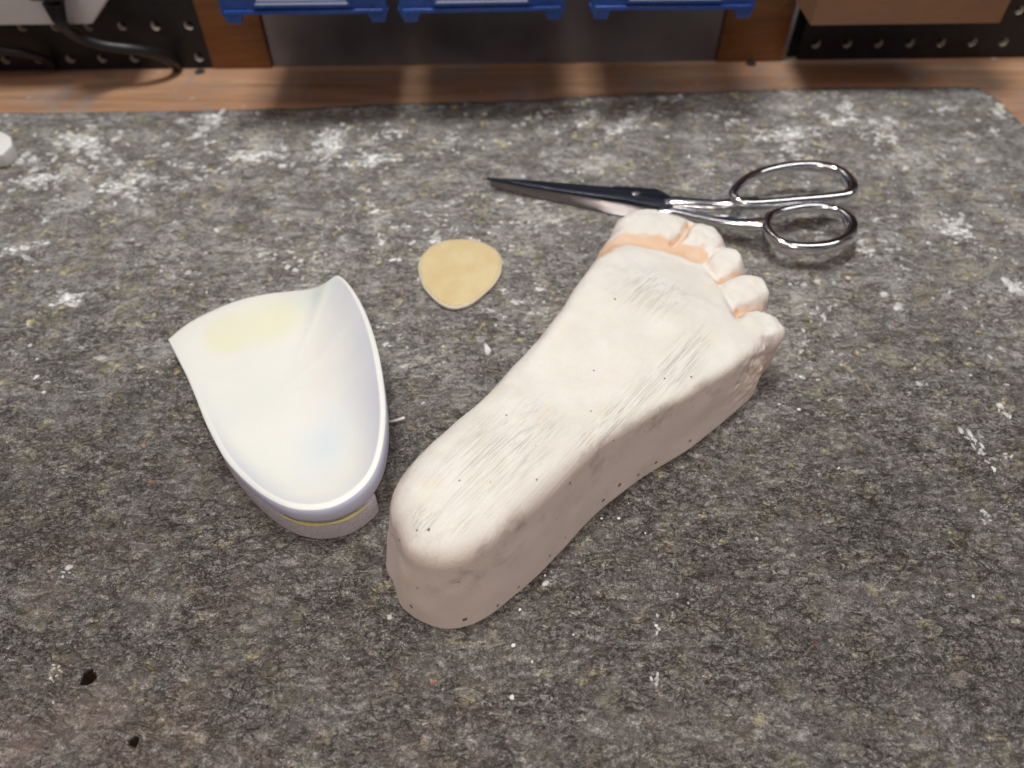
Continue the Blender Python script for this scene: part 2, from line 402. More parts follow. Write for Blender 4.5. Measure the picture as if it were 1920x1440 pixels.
def cast_mesh():
    h = .085; lo = (-6.2, 11.6, -.25); hi = (14.6, 37.4, 6.0)
    gx, gy, gz = [np.arange(lo[i], hi[i], h) for i in range(3)]
    X, Y = np.meshgrid(gx, gy, indexing='ij')
    d2 = poly_sd(X, Y, outline)
    v = (X - HX) * AX + (Y - HY) * AY; u = (X - HX) * AY - (Y - HY) * AX
    zt = np.interp(v, [0, 4, 9, 13, 17, 19, 20.6, 22, 26], [5.25, 5.35, 5.0, 4.75, 4.6, 4.35, 3.95, 3.6, 3.45])
    zt = zt - .013 * (u - .3) ** 2
    for hx, hy, hz, r, a in hollows: zt -= a * np.exp(-((X - hx) ** 2 + (Y - hy) ** 2) / (r * r))
    # gently faceted by the rasp
    zt += vnoise(X * .9, Y * .9, X * 0 + 2) * .10 + vnoise(X * 2.3, Y * 2.3, X * 0 + 7) * .035
    val = np.zeros(X.shape)
    for pts, w, dep in valleys:
        dd = seg_dist(X, Y, [p[:2] for p in pts]); val = np.maximum(val, dep * np.exp(-(dd / w) ** 2))
    zb = zt - val
    # edge rounding: soft round the heel and on the arch side, crisp along the outer border
    k = np.interp(v, [0, 3, 7, 12, 18, 22], [1.05, 1.1, .8, .5, .5, .7]) + np.interp(u, [-4, -1, 1], [.5, .25, 0])
    Z = gz[None, None, :]
    off = -.13 * Z + .0 * Z
    X3, Y3, Z3 = np.broadcast_arrays(X[:, :, None], Y[:, :, None], Z)
    n3 = vnoise(X3 * .8, Y3 * .8, Z3 * .8) * .09
    rag = np.clip((Y - 22.5) / 4, 0, 1) * np.clip((X - 9.5) / 2, 0, 1)
    ragn = vnoise(X3 * 2.6, Y3 * 2.6, Z3 * 4.5) * .60 + vnoise(X3 * 6, Y3 * 6, Z3 * 8) * .30
    wall = d2[:, :, None] - (.25 * np.clip(-(u + .5) / 2, 0, 1) * np.clip((v - 6) / 4, 0, 1))[:, :, None] + .13 * (Z - 3.2 * np.clip(-(u + 1) / 2, 0, 1)[:, :, None]) - .0 + n3 + rag[:, :, None] * ragn * np.exp(-((Z - 2.2) / 1.3) ** 2)
    body = smax(wall, Z - zb[:, :, None], k[:, :, None] + 0 * Z)
    toe_f = []
    for (tx, ty, tz, ra, rb, rot) in toes_def:
        dx, dy = X - tx, Y - ty
        # long axis mostly along the foot
        an = math.atan2(AY, AX) + rot * .35
        p = dx * math.cos(an) + dy * math.sin(an); q = -dx * math.sin(an) + dy * math.cos(an)
        dd = np.hypot(p / ra, q / rb); de = (dd - 1) * min(ra, rb)
        top = tz + .24 - .34 * np.clip(dd, 0, 1.6) ** 4 + vnoise(X * 2.1 + tx, Y * 2.1, X * 0) * .18 + vnoise(X * 5.5 + tx, Y * 5.5, X * 0 + 3) * .07 - np.abs(vnoise(X * 1.3 + ty, Y * 1.3, X * 0 + 4)) * .25 + .05
        top = top - val * .5
        w = de[:, :, None] + (.10 * (Z - 3) if tx < 11.5 else (.12 if tx < 12.1 else .12) * (3 - Z)) + n3 * .8 + vnoise(X3 * 2.6, Y3 * 2.6, Z3 * 2) * .12
        toe_f.append(smax(w, Z - top[:, :, None] + 0 * Z, .6))
    f = body
    for q in toe_f: f = smin(f, q, .5)
    f = np.maximum(f, .02 - Z3)             # flat underside on the mat
    f = f.astype(np.float32)
    V, F = surface_nets(f, lo, h)
    # normals from the field gradient, so that the split parts shade as one surface
    g = np.stack(np.gradient(f), -1)
    ii = np.clip((V - np.array(lo)) / h, 0, np.array(f.shape) - 1.001); i0 = ii.astype(int); fr = ii - i0
    N = np.zeros_like(V)
    for a in (0, 1):
        for b in (0, 1):
            for c in (0, 1):
                w = (fr[:, 0] if a else 1 - fr[:, 0]) * (fr[:, 1] if b else 1 - fr[:, 1]) * (fr[:, 2] if c else 1 - fr[:, 2])
                N += w[:, None] * g[i0[:, 0] + a, i0[:, 1] + b, i0[:, 2] + c]
    N /= np.linalg.norm(N, axis=1)[:, None] + 1e-9
    # which part each vertex belongs to
    vx, vy, vz = V.T
    vv = (vx - HX) * AX + (vy - HY) * AY
    best = np.full(len(V), 0); bd = np.full(len(V), 1.32)
    for i, (tx, ty, tz, ra, rb, rot) in enumerate(toes_def):
        an = math.atan2(AY, AX) + rot * .35
        dx, dy = vx - tx, vy - ty
        p = dx * math.cos(an) + dy * math.sin(an); q = -dx * math.sin(an) + dy * math.cos(an)
        dd = np.hypot(p / ra, q / rb)
        m = (dd < bd) & (vz > .0); best[m] = i + 1; bd[m] = dd[m]
    # orange residue left in the creases
    pig = np.zeros(len(V))
    nz = vnoise(vx * 2.2, vy * 2.2, vz * 2.2)
    for (pts, w, dep), amt, ww in zip(valleys, (1, .95, .15, .9, 1, .12), (.60, .20, .02, .16, .26, .06)):
        d = seg_dist(vx, vy, [p[:2] for p in pts]) + nz * .35
        pig = np.maximum(pig, amt * np.clip((ww - d) / .16 + .5, 0, 1))
    d = seg_dist(vx, vy, [(11.9, 25.6), (12.6, 27.4)]) 
    pig = np.maximum(pig, .62 * np.clip((1.6 - d) / 1.4, 0, 1) * np.clip((3.2 - vz) / 1.6, 0, 1) * (nz > -.12))
    return V, F, N, best, pig
def plaster(pores, base):
    t = NT('casting_plaster')
    pg = t.n('ShaderNodeAttribute', attribute_name='residue').outputs['Fac']
    sep = t.n('ShaderNodeSeparateXYZ'); t.l(t.co, sep.inputs[0]); Z = sep.outputs[2]
    geo = t.n('ShaderNodeNewGeometry'); sn = t.n('ShaderNodeSeparateXYZ'); t.l(geo.outputs['Normal'], sn.inputs[0])
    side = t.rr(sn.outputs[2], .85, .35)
    cloud = t.noise(45, 4, .6)
    col = t.mix(t.rr(cloud, .35, .65), (.735, .705, .645), (.80, .775, .725))
    col = t.mix(t.math('MULTIPLY', side, .85), col, (.80, .68, .62))  # warm pink light on the upright faces, painted into the plaster colour
    # rasped grey-pink smudges along the outer edge
    sm = t.math('MULTIPLY', t.rr(t.noise(80, 5, .65, vec=t.map(scale=(1, .5, 1), rot=(0, 0, -.9))), .52, .66), t.rr(sn.outputs[2], .95, .55))
    sm = t.math('MULTIPLY', sm, t.rr(Z, .02, .034))
    col = t.mix(t.math('MULTIPLY', sm, .55), col, (.38, .31, .285))
    # faint yellow blots
    col = t.mix(t.rr(t.noise(60, 4, .6, vec=t.map(loc=(3, 3, 3))), .60, .70, 0, .35), col, (.80, .68, .44))
    og = t.mix(t.noise(260, 3), (.70, .37, .19), (.80, .60, .42))
    col = t.mix(t.math('MULTIPLY', pg, t.rr(t.noise(130, 4, .7), .3, .55, .45, .92)), col, og)
    # rasp scratches: long thin grooves in patches
    ang = math.radians(52)
    def scr(sc, lo, hi, a, seed):
        v = t.map(scale=(.010, 1, .2), vec=t.rotv(t.co, a))
        n = t.n('ShaderNodeTexNoise'); mp = t.n('ShaderNodeMapping'); t.l(v, mp.inputs[0]); mp.inputs[1].default_value = (seed, seed, 0)
        t.l(mp.outputs[0], n.inputs['Vector']); n.inputs['Scale'].default_value = sc; n.inputs['Detail'].default_value = 1.5
        return t.rr(n.outputs[0], lo, hi)
    g1 = scr(2300, .60, .70, ang, 0); g2 = scr(3600, .60, .70, ang - .03, 3); fine = scr(2600, .35, .65, ang, 5)
    patch = None
    for p, r, rot in scratch_patches:
        q = t.near([p[i] - base[i] for i in range(3)], r, .75, rot=rot)
        patch = q if patch is None else t.math('MAXIMUM', patch, q)
    up = t.rr(sn.outputs[2], .4, .8)
    grooves = t.math('MULTIPLY', t.math('MAXIMUM', g1, t.math('MULTIPLY', g2, .7)), patch)
    grooves = t.math('MULTIPLY', grooves, up)
    col = t.mix(t.math('MULTIPLY', grooves, .22), col, (.40, .35, .31))
    # pores; the shade inside them is painted into the colour besides the bump
    pore = None
    wv = t.noise(500, 2, out=1)
    for p, r in pores:
        v = t.n('ShaderNodeVectorMath', operation='DISTANCE'); t.l(t.co, v.inputs[0]); v.inputs[1].default_value = [(p[i] - base[i]) * S for i in range(3)]
        d = t.math('ADD', v.outputs['Value'], t.rr(t.noise(1500, 1), .3, .7, -.0003, .0003))
        q = t.rr(d, r * S, r * S * .6)
        pore = q if pore is None else t.math('MAXIMUM', pore, q)
    vo = t.voro(330); vr = t.voro(330, out=1)
    rsep = t.n('ShaderNodeSeparateColor'); t.l(vr, rsep.inputs[0])
    tiny = t.math('MULTIPLY', t.rr(vo, .16, .08), t.math('GREATER_THAN', rsep.outputs[0], .985))
    pore = t.math('MAXIMUM', pore, t.math('MULTIPLY', tiny, .7))
    col = t.mix(t.math('MULTIPLY', pore, .85), col, (.13, .075, .05))
    hgt = t.math('SUBTRACT', t.math('MULTIPLY', fine, .10), t.math('MULTIPLY', grooves, .42))
    hgt = t.math('SUBTRACT', hgt, t.math('MULTIPLY', pore, 2.2))
    hgt = t.math('ADD', hgt, t.math('MULTIPLY', t.noise(800, 4, .65), .30))
    t.set(Base_Color=col, Roughness=.72, Normal=t.bump(hgt, .0005), Specular_IOR_Level=.3,
          Subsurface_Weight=.12, Subsurface_Radius=(1, .7, .5), Subsurface_Scale=.002)
    return t.m
scratch_patches = [([(-0.65,17.82,5.1)][0], (4.8, 2.6, 4), .9), ([(6.91,28.32,4.4)][0], (2.8, 2.8, 3), .9), ([(7.68,23.34,4.4)][0], (4.2, 1.2, 3), .9), ([(4.34,19.77,4.3)][0], (6.5, 1.1, 3), .9), ([(-3.49,14.64,4.3)][0], (1.6, 1.2, 3), .3), ([(-1.63,14.7,4.6)][0], (2.8, .6, 2), .5)]
pores = [(p[:3], p[3]) for p in [(-4.12,13.16,0.9,0.13),(-2.06,13.21,0.6,0.15),(-0.71,13.64,0.4,0.11),(0.25,14.21,0.5,0.08),(1.78,15.48,0.7,0.08),(2.52,16.24,0.8,0.08),(4.24,18.23,0.7,0.13),(5.1,18.87,0.8,0.13),(6.09,19.46,0.6,0.11),(6.99,20.07,0.7,0.12),(8.72,21.45,0.7,0.12),(-2.97,14.35,4.5,0.06),(-4.44,14.46,4,0.1),(-3.45,13.58,2.5,0.06),(8.18,22.6,4.4,0.06),(6.83,22.38,4.4,0.07),(5.03,27.48,4.4,0.07),(2.5,17.01,4,0.08)]]
CAST0 = (2.8, 24.0, 0.0)
cast = thing('plaster_foot_cast', CAST0, 'white plaster cast of a foot, sole up, with orange residue in the toe creases', 'foot cast')
V, F, N, PART, PIG = cast_mesh()
pores = [(tuple(V[np.argmin(np.linalg.norm(V - np.array(p), axis=1))]), r * .8) for p, r in pores]
M_pl = plaster(pores, CAST0)
fp = np.max(PART[F], axis=1)
for i in range(6):
    sel = F[fp == i]
    if len(sel) == 0: continue
    used, inv = np.unique(sel, return_inverse=True)
    o = link('sole_and_heel' if i == 0 else 'toe', V[used], inv.reshape(-1, 4).tolist(), M_pl, cast, CAST0, normals=N[used].tolist())
    at = o.data.attributes.new('residue', 'FLOAT', 'POINT'); at.data.foreach_set('value', PIG[used].astype(np.float32))
    if i: o['label'] = ['big toe of the plaster cast', 'second toe beside the big toe', 'middle toe of the plaster cast', 'fourth toe, a rounded knob', 'little toe with pinkish worn edge'][i - 1]

# ------------------------------------------------------------------ teardrop pad
pad_px = [(-5.58,34.9,0.35),(-5.39,35.76,0.35),(-4.87,36.6,0.35),(-4.08,37.06,0.35),(-3.07,37.21,0.35),(-2.12,37.06,0.35),(-1.33,36.6,0.35),(-0.84,36.01,0.35),(-0.61,35.33,0.35),(-0.6,34.66,0.35),(-0.69,34,0.35),(-1.05,33.13,0.35),(-1.62,32.32,0.35),(-2.26,31.58,0.35),(-2.77,31.28,0.35),(-3.21,31.17,0.35),(-3.7,31.28,0.35),(-4.3,31.75,0.35),(-4.87,32.5,0.35),(-5.22,33.13,0.35),(-5.48,34.05,0.35)]
pc = np.array([p[:2] for p in pad_px]).mean(0)
pl = catmull([p[:2] for p in pad_px], 6)
PB = (pc[0], pc[1], 0)
pad = thing('metatarsal_pad', PB, 'small teardrop pad with beige woven top, lying between shell and scissors', 'pad')
def ringed(loop, cx, cy, prof, dome=None):
    n = len(loop); v = []; f = []
    for s_, z in prof:
        for p in loop:
            v.append((cx + (p[0] - cx) * s_, cy + (p[1] - cy) * s_, z))
    for r in range(len(prof) - 1):
        for k in range(n):
            a, b = r * n + k, r * n + (k + 1) % n
            f.append((a, b, b + n, a + n))
    return v, f
foam_p = [(.97, .02), (1.0, .06), (1.0, .18), (.985, .24), (.95, .27)]
v, f = ringed(pl, pc[0], pc[1], foam_p)
M_foam = plain('cream_foam', (.72, .66, .54), .8, bump=.0003, bsc=900)
link('foam_edge', v, f, M_foam, pad, PB)
def cloth():
    t = NT('beige_woven_fabric')
    rv = t.rotv(t.co, math.radians(12))
    def wave(rot):
        w = t.n('ShaderNodeTexWave'); t.l(t.map(rot=(0, 0, rot), vec=rv), w.inputs['Vector']); w.inputs['Scale'].default_value = 190
        w.inputs['Distortion'].default_value = .8; w.inputs['Detail'].default_value = 2
        return w.outputs[1]
    h = t.math('MULTIPLY', wave(0), wave(math.pi / 2))
    c = t.mix(t.rr(t.noise(90, 4), .35, .65), (.68, .53, .27), (.73, .60, .34))
    c = t.mix(t.rr(h, .4, 1, 0, .45), c, (.88, .80, .60))
    t.set(Base_Color=c, Roughness=.7, Normal=t.bump(h, .0005, .8), Specular_IOR_Level=.35)
    return t.m
top_p = [(.965, .262), (.95, .30), (.90, .335), (.8, .35), (.6, .36), (.35, .37), (.12, .37), (.0, .37)]
v, f = ringed(pl, pc[0], pc[1], top_p)
link('fabric_cover', v, f, cloth(), pad, PB)

# ------------------------------------------------------------------ orthotic shell
rim = [(-18.1,27.89,1.1),(-17.66,28.97,0.95),(-16.93,29.93,0.85),(-15.43,31.01,0.85),(-13.73,31.51,0.95),(-12.32,31.46,1.2),(-11.02,31.25,1.6),(-10.15,31.07,2.2),(-9.42,31.07,2.7),(-8.5,29.74,3),(-7.54,27.65,3.2),(-6.77,25.35,3.3),(-6.21,23.03,3.25),(-5.94,21.27,3.1),(-5.94,19.61,2.95),(-6.22,18.45,2.8),(-6.82,17.62,2.7),(-7.67,17.1,2.6),(-8.67,16.98,2.55),(-9.75,17.24,2.5),(-11.13,18.17,2.3),(-12.77,19.84,2),(-14.07,21.75,1.65),(-15.54,24.11,1.35),(-16.98,26.23,1.15)]
OB = (-10.2, 24.0, 0)
def loop_sharp(pts, sharp, n=8):
    """catmull loop with corners at the given indices"""
    out = []; N = len(pts)
    sharp = sorted(sharp)
    for a, b in zip(sharp, sharp[1:] + [sharp[0] + N]):
        seg = [pts[i % N] for i in range(a, b + 1)]
        out.append(catmull(seg, n, closed=False)[:-1])
    return np.concatenate(out)
rl = loop_sharp(rim, [0], 8)
cc = np.array([(-11.82,24.38,0.6)][0])
# more even spacing
def resample(L, n):
    q = np.vstack([L, L[:1]]); d = np.r_[0, np.cumsum(np.linalg.norm(np.diff(q, axis=0), axis=1))]
    s_ = np.linspace(0, d[-1], n, endpoint=False)
    return np.stack([np.interp(s_, d, q[:, i]) for i in range(3)], -1)
rl = resample(rl, 220)
def floor_z(x, y): return np.interp(y, [15, 18, 22, 27, 31, 35], [1.62, 1.55, 1.25, .80, .45, .42])
def shell_pt(k, r):
    R = rl[k]; x = cc[0] + (R[0] - cc[0]) * r; y = cc[1] + (R[1] - cc[1]) * r
    fz = floor_z(x, y)
    dx, dy = R[0] - cc[0], R[1] - cc[1]; a = math.atan2(dy, dx)
    # steepness of the wall by direction: steep heel, sloping outer side, flat front
    p = np.interp(a, [-math.pi, -2.4, -1.6, -.9, 0, .8, 1.4, 2.2, 2.9, math.pi], [4.5, 6, 6.5, 4.5, 2.5, 2.2, 2.6, 2.4, 2.6, 4.5])
    rz = R[2] - floor_z(R[0], R[1])
    return (x, y, fz + rz * r ** p)
NR = 46; nk = len(rl)
rs = np.linspace(0, 1, NR) ** .6
inner = np.array([[shell_pt(k, r) for k in range(nk)] for r in rs])     # NR x nk x 3
def grid_normals(G):
    dr = np.gradient(G, axis=0); dk = (np.roll(G, -1, 1) - np.roll(G, 1, 1))
    n = np.cross(dr, dk); l = np.linalg.norm(n, axis=2, keepdims=True)
    n = n / (l + 1e-9); n[0] = (0, 0, 1)
    s_ = np.sign(n[..., 2:3]); s_[s_ == 0] = 1
    return n * s_
nn = grid_normals(inner)
TH = .27
def outer_pt(k, r):
    R = rl[k]; dx, dy = R[0] - cc[0], R[1] - cc[1]; L = math.hypot(dx, dy); a = math.atan2(dy, dx)
    tk = float(np.interp(a, [-math.pi, -2.4, -1.6, -.9, 0, .8, 1.4, 2.2, 2.9, math.pi], [.18, .24, .27, .27, .24, .18, .10, .10, .12, .18]))
    e = 1 + tk / L
    x, y = cc[0] + dx * e * r, cc[1] + dy * e * r
    p = float(np.interp(a, [-math.pi, -2.4, -1.6, -.9, 0, .8, 1.4, 2.2, 2.9, math.pi], [7, 11, 15, 13, 8, 4.5, 3.4, 2.8, 4, 7]))
    f0 = float(floor_z(x, y)) - TH
    A_ = np.array((x, y, max(.03, f0 + (R[2] - .06 - f0) * r ** p)))
    wt = float(np.interp(a, [-math.pi, -2.6, -2.2, -.7, .2, .9, 1.3, 2.6, 3.0, math.pi], [.8, 1, 1, 1, .9, .4, 0, 0, .4, .8]))
    ph = r ** 1.0 * math.pi / 2; nn_ = 13.0
    sr = math.sin(ph) ** (2 / nn_); zf_ = 1 - max(0, math.cos(ph)) ** (2 / nn_)
    x, y = cc[0] + dx * e * sr, cc[1] + dy * e * sr
    if r == 0: x, y = cc[0], cc[1]
    f1 = float(floor_z(x, y)) - TH
    B_ = np.array((x, y, max(.03, f1 + (R[2] - .06 - f1) * zf_)))
    return tuple(A_ * (1 - wt) + B_ * wt)
outer = np.array([[outer_pt(k, r) for k in range(nk)] for r in rs])
sv = []; sf = []
G = list(inner)
# rounded rim between inner and outer edge
mid_n = (inner[-1] - inner[-4]); mid_n /= np.linalg.norm(mid_n, axis=1, keepdims=True)
ramp = []
for t_ in (.15, .35, .5, .65, .85):
    ramp.append(inner[-1] * (1 - t_) + outer[-1] * t_ + mid_n * (.012 * math.sin(math.pi * t_) ** .4))
G = list(inner) + ramp + list(outer[::-1])
for r in G: sv += r.tolist()
for i in range(len(G) - 1):
    for k in range(nk):
        a, b = i * nk + k, i * nk + (k + 1) % nk
        sf.append((a, b, b + nk, a + nk))
def shell_mat():
    t = NT('milky_plastic')
    L = lambda p: [p[i] - OB[i] for i in range(3)]
    p1 = [(-13.51,29.42,0.7),(-15.12,28.6,0.8),(-9.55,24.59,1.4),(-9.55,22.73,1.2),(-8.73,21.01,1.4),(-8.14,19.25,1.8),(-10.9,30.9,1.2),(-7.95,26.18,2.8),(-11.38,29.96,0.9)]
    col = t.mix(t.rr(t.noise(30, 3), .35, .65), (.80, .82, .78), (.84, .845, .79))
    sepz = t.n('ShaderNodeSeparateXYZ'); t.l(t.co, sepz.inputs[0])
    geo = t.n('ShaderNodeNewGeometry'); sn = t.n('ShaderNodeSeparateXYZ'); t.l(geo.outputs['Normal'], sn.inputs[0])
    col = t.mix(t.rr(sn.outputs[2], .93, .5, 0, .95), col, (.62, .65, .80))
    wob = t.noise(70, 3, out=1)
    col = t.mix(t.math('MULTIPLY', t.near(L(p1[6]), (2.2, 1.5, 9), .9), .6), col, (.66, .76, .70))
    col = t.mix(t.math('MULTIPLY', t.near(L(p1[4]), (1.9, 3.2, 9), 1.0), .55), col, (.60, .70, .82))
    col = t.mix(t.math('MULTIPLY', t.near(L(p1[2]), (1.1, 3.2, 9), .9), .45), col, (.80, .76, .74))
    pt = t.math('MAXIMUM', t.near(L(p1[0]), (2.7, 2.1, 9), .55, rot=.3), t.near(L(p1[1]), (1.7, 1.8, 9), .35, rot=.3))
    col = t.mix(t.math('MULTIPLY', pt, .62), col, (.82, .81, .56))
    # a small dark speck and pale scratches
    col = t.mix(t.near(L(([(-7.8,26.28,3)][0])), .09, .4), col, (.12, .12, .13))
    v = t.map(scale=(1, .06, 1), vec=t.rotv(t.co, math.radians(12)))
    sc = t.math('MULTIPLY', t.rr(t.noise(900, 2, vec=v), .66, .72), t.rr(t.noise(60, 3), .5, .62))
    col = t.mix(t.math('MULTIPLY', sc, .5), col, (.9, .9, .9))
    h = t.math('ADD', t.math('MULTIPLY', t.noise(160, 3), .5), t.math('ADD', t.math('MULTIPLY', sc, .3), t.math('MULTIPLY', t.noise(1300, 3), .25)))
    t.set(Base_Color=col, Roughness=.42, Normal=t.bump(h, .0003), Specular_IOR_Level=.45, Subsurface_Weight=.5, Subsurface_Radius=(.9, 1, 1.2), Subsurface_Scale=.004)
    return t.m
orth = thing('foot_orthotic', OB, 'milky white plastic heel cup orthotic with a pale yellow patch, left of the cast', 'orthotic')
link('shell', sv, sf, shell_mat(), orth, OB)
post_l = [(-13.01,19.81,0.6),(-12.74,19.12,0),(-11.94,18.06,0),(-10.98,17.29,0),(-9.89,16.89,0),(-8.81,16.84,0),(-7.79,17.19,0),(-7.15,17.79,0),(-6.57,18.66,0),(-6.5,18.47,0.9),(-7.22,20.35,0.6),(-8.12,22.86,0.6),(-12.04,22.86,0.6)]
def shell_plan(k, q=1.0):
    R = rl[k]; dx, dy = R[0] - cc[0], R[1] - cc[1]; L = math.hypot(dx, dy)
    return (cc[0] + dx * (1 + .25 * q / L), cc[1] + dy * (1 + .25 * q / L))
heel_ks = [k for k in range(nk) if rl[k][1] < 21.2]
cut = [i for i in range(len(heel_ks) - 1) if heel_ks[i + 1] - heel_ks[i] > 1]
if cut: heel_ks = heel_ks[cut[0] + 1:] + heel_ks[:cut[0] + 1]
arc = [shell_plan(k) for k in heel_ks[::5]]
corner = [(-6.48,18.68,0)][0]
# the post was cut off square at the right: a small corner stands proud of the shell
if arc[0][0] > arc[-1][0]: arc = arc[::-1]            # left to right, round the heel
arc = [p for p in arc if not (p[0] > corner[0] - .9 and p[1] > corner[1] - .3)]
pl2 = arc + [(corner[0], corner[1]), (corner[0] - .12, corner[1] + .62), (arc[0][0] + 4.4, 21.0), (arc[0][0] + .6, 21.0)]
pcx, pcy = np.mean([p[0] for p in pl2]), np.mean([p[1] for p in pl2])
pw = loop_sharp([(p[0], p[1], 0) for p in pl2], [0, len(arc), len(arc) + 1, len(arc) + 2, len(arc) + 3], 6)
n = len(pw); v = []; f = []
def ptop(x, y): return min(1.22, float(floor_z(x, y)) - TH - .03)
prof = [(1.0, 0.0, 0), (1.0, .5, 0), (.995, .97, 0), (.985, 1.0, 0), (.85, 1.0, 0), (.4, 1.0, 0), (0, 1.0, 0)]
for s_, zz, _ in prof:
    for p in pw:
        x, y = pcx + (p[0] - pcx) * s_, pcy + (p[1] - pcy) * s_
        v.append((x, y, .02 + zz * (ptop(x, y) - .02)))
for r in range(len(prof) - 1):
    for k in range(n):
        a, b = r * n + k, r * n + (k + 1) % n
        f.append((a, b, b + n, a + n))
def foam_post():
    t = NT('grey_lilac_foam')
    n_ = t.noise(900, 4, .7)
    c = t.mix(t.rr(n_, .35, .65), (.54, .49, .54), (.76, .71, .76))
    t.set(Base_Color=c, Roughness=.9, Normal=t.bump(n_, .0009), Specular_IOR_Level=.2)
    return t.m
mbp = MB().add(v, f); mbp.build('heel_post', foam_post(), orth, OB, angle=50)
# yellow glue squeezed out between shell and post
gl = []
for k in range(nk):
    pass
gp = [shell_plan(k, .9) for k in heel_ks[::2]]
gp = [(x, y, min(1.22, float(floor_z(x, y)) - .30) + .02 + random.uniform(-.02, .02)) for x, y in gp if y < 17.9 and x > -10.2]
mbp = MB().tube(gp, [.05 + .05 * abs(math.sin(i * .7)) for i in range(len(gp))], 8, rz=[.05 + .03 * abs(math.sin(i * .5)) for i in range(len(gp))])
mbp.build('glue_line', plain('dried_yellow_glue', (.62, .55, .26), .4, bump=.0004, bsc=700), orth, OB)

# ------------------------------------------------------------------ scissors
def chrome(name, rough, col=(.78, .78, .80)):
    t = NT(name)
    sm = t.noise(60, 4, .6)
    t.set(Base_Color=col, Metallic=1.0, Roughness=t.rr(sm, .35, .7, rough, rough * 2.2), Normal=t.bump(t.noise(120, 2), .00012))
    return t.m
M_chr = chrome('polished_chrome', .07); M_bl = chrome('ground_steel', .28, (.28, .26, .26))
def darkblade():
    t = NT('dark_honed_steel')
    v = t.map(scale=(.05, 1, 1), vec=t.rotv(t.co, math.radians(-8)))
    c = t.mix(t.rr(t.noise(500, 3, vec=v), .4, .7), (.035, .04, .06), (.09, .095, .12))
    t.set(Base_Color=c, Metallic=.75, Roughness=.32, Normal=t.bump(t.noise(900, 2, vec=v), .0001))
    return t.m
M_dk = darkblade()
SC0 = tuple([(8.25,42.17,0)][0])
sciss = thing('scissors', SC0, 'chrome tailor scissors lying closed behind the cast toes, tip pointing left', 'scissors')
bA = [(-1.63,42.51,1),(0.59,42.28,1),(3.89,41.81,1),(6.41,41.47,1),(6.73,41.58,1),(9.26,41.3,1),(10.08,40.51,1),(10.41,39.96,1),(10.1,39.63,1),(9.34,39.42,1),(7.07,40.18,1),(3.2,41.07,1),(-0.07,41.99,1)]
bB = [(-1.43,42.7,0.7),(-0.07,42.47,0.7),(3.24,41.55,0.7),(7.16,40.75,0.7),(9.48,40.2,0.7),(10.37,39.76,0.7),(10.12,39.44,0.7),(9.2,39.33,0.7),(7.81,39.49,0.7),(6.4,39.82,0.7),(4.26,40.64,0.7),(1.93,41.49,0.7)]
mA = MB().prism([p[:2] for p in bA], .74, 1.0, bev=.035)
mA.build('blade', M_dk, sciss, SC0)['label'] = 'dark flat upper blade'
# lower blade: hollow bevel, bright
mB = MB()
nB = len(bB); ctr = np.mean([p[:2] for p in bB], axis=0)
topi = [0, 1, 2, 3, 4, 5]; boti = [0, 11, 10, 9, 8, 7, 6]
up_ = catmull([bB[i][:2] for i in topi], 6, closed=False); dn_ = catmull([bB[i][:2] for i in boti], 5, closed=False)
k_ = 31; up_ = np.array([up_[int(round(i * (len(up_) - 1) / (k_ - 1)))] for i in range(k_)]); dn_ = np.array([dn_[int(round(i * (len(dn_) - 1) / (k_ - 1)))] for i in range(k_)])
rows = []
for t_, z in ((0, .76), (.22, .75), (.32, .68), (.75, .30), (1.0, .12)):
    rows.append([(a[0] * (1 - t_) + b[0] * t_, a[1] * (1 - t_) + b[1] * t_, z) for a, b in zip(up_, dn_)])
rows.append([(b[0], b[1], .08) for b in dn_]); rows.append([(a[0], a[1], .40) for a in up_]); rows.append(rows[0])
v = [p for r in rows for p in r]; f = []
for r in range(len(rows) - 1):
    for k in range(k_ - 1): f.append((r * k_ + k, r * k_ + k + 1, (r + 1) * k_ + k + 1, (r + 1) * k_ + k))
mB.add(v, f); mB.build('blade', M_bl, sciss, SC0)['label'] = 'bright bevelled lower blade'
ringA = catmull([(13.64,39.44,1.75),(14.08,40.24,1.8),(14.96,41.18,1.85),(16.31,41.91,1.9),(17.98,42.38,1.9),(19.56,42.38,1.9),(20.65,41.85,1.9),(21.16,40.95,1.85),(21.14,40.02,1.8),(20.63,39.5,1.7),(19.48,39.37,1.6),(17.77,39.15,1.6),(15.74,38.89,1.6),(14.24,38.82,1.65)], 6)
ringB = catmull([(15.24,37.04,1.5),(15.62,37.76,1.5),(16.34,38.23,1.5),(17.33,38.54,1.5),(18.54,38.7,1.5),(19.64,38.38,1.5),(20.27,37.6,1.5),(20.32,36.7,1.45),(19.77,35.82,1.4),(18.65,35.2,1.35),(17.37,34.97,1.35),(16.18,35.11,1.35),(15.53,35.63,1.4),(15.24,36.35,1.45)], 6)
shA = catmull([(9.63,39.99,0.86),(10.3,40.03,0.95),(11.52,39.61,1.1),(12.86,39.05,1.4),(14.12,38.99,1.6),(15.11,38.99,1.6)], 6, closed=False)
shB = catmull([(9.29,39.68,0.6),(10.2,39.49,0.7),(11.42,38.71,0.85),(12.87,37.81,1.1),(14.19,37.3,1.3),(15.27,37.11,1.45)], 6, closed=False)
def lerp(a, b, n_): return [a + (b - a) * i / (n_ - 1) for i in range(n_)]
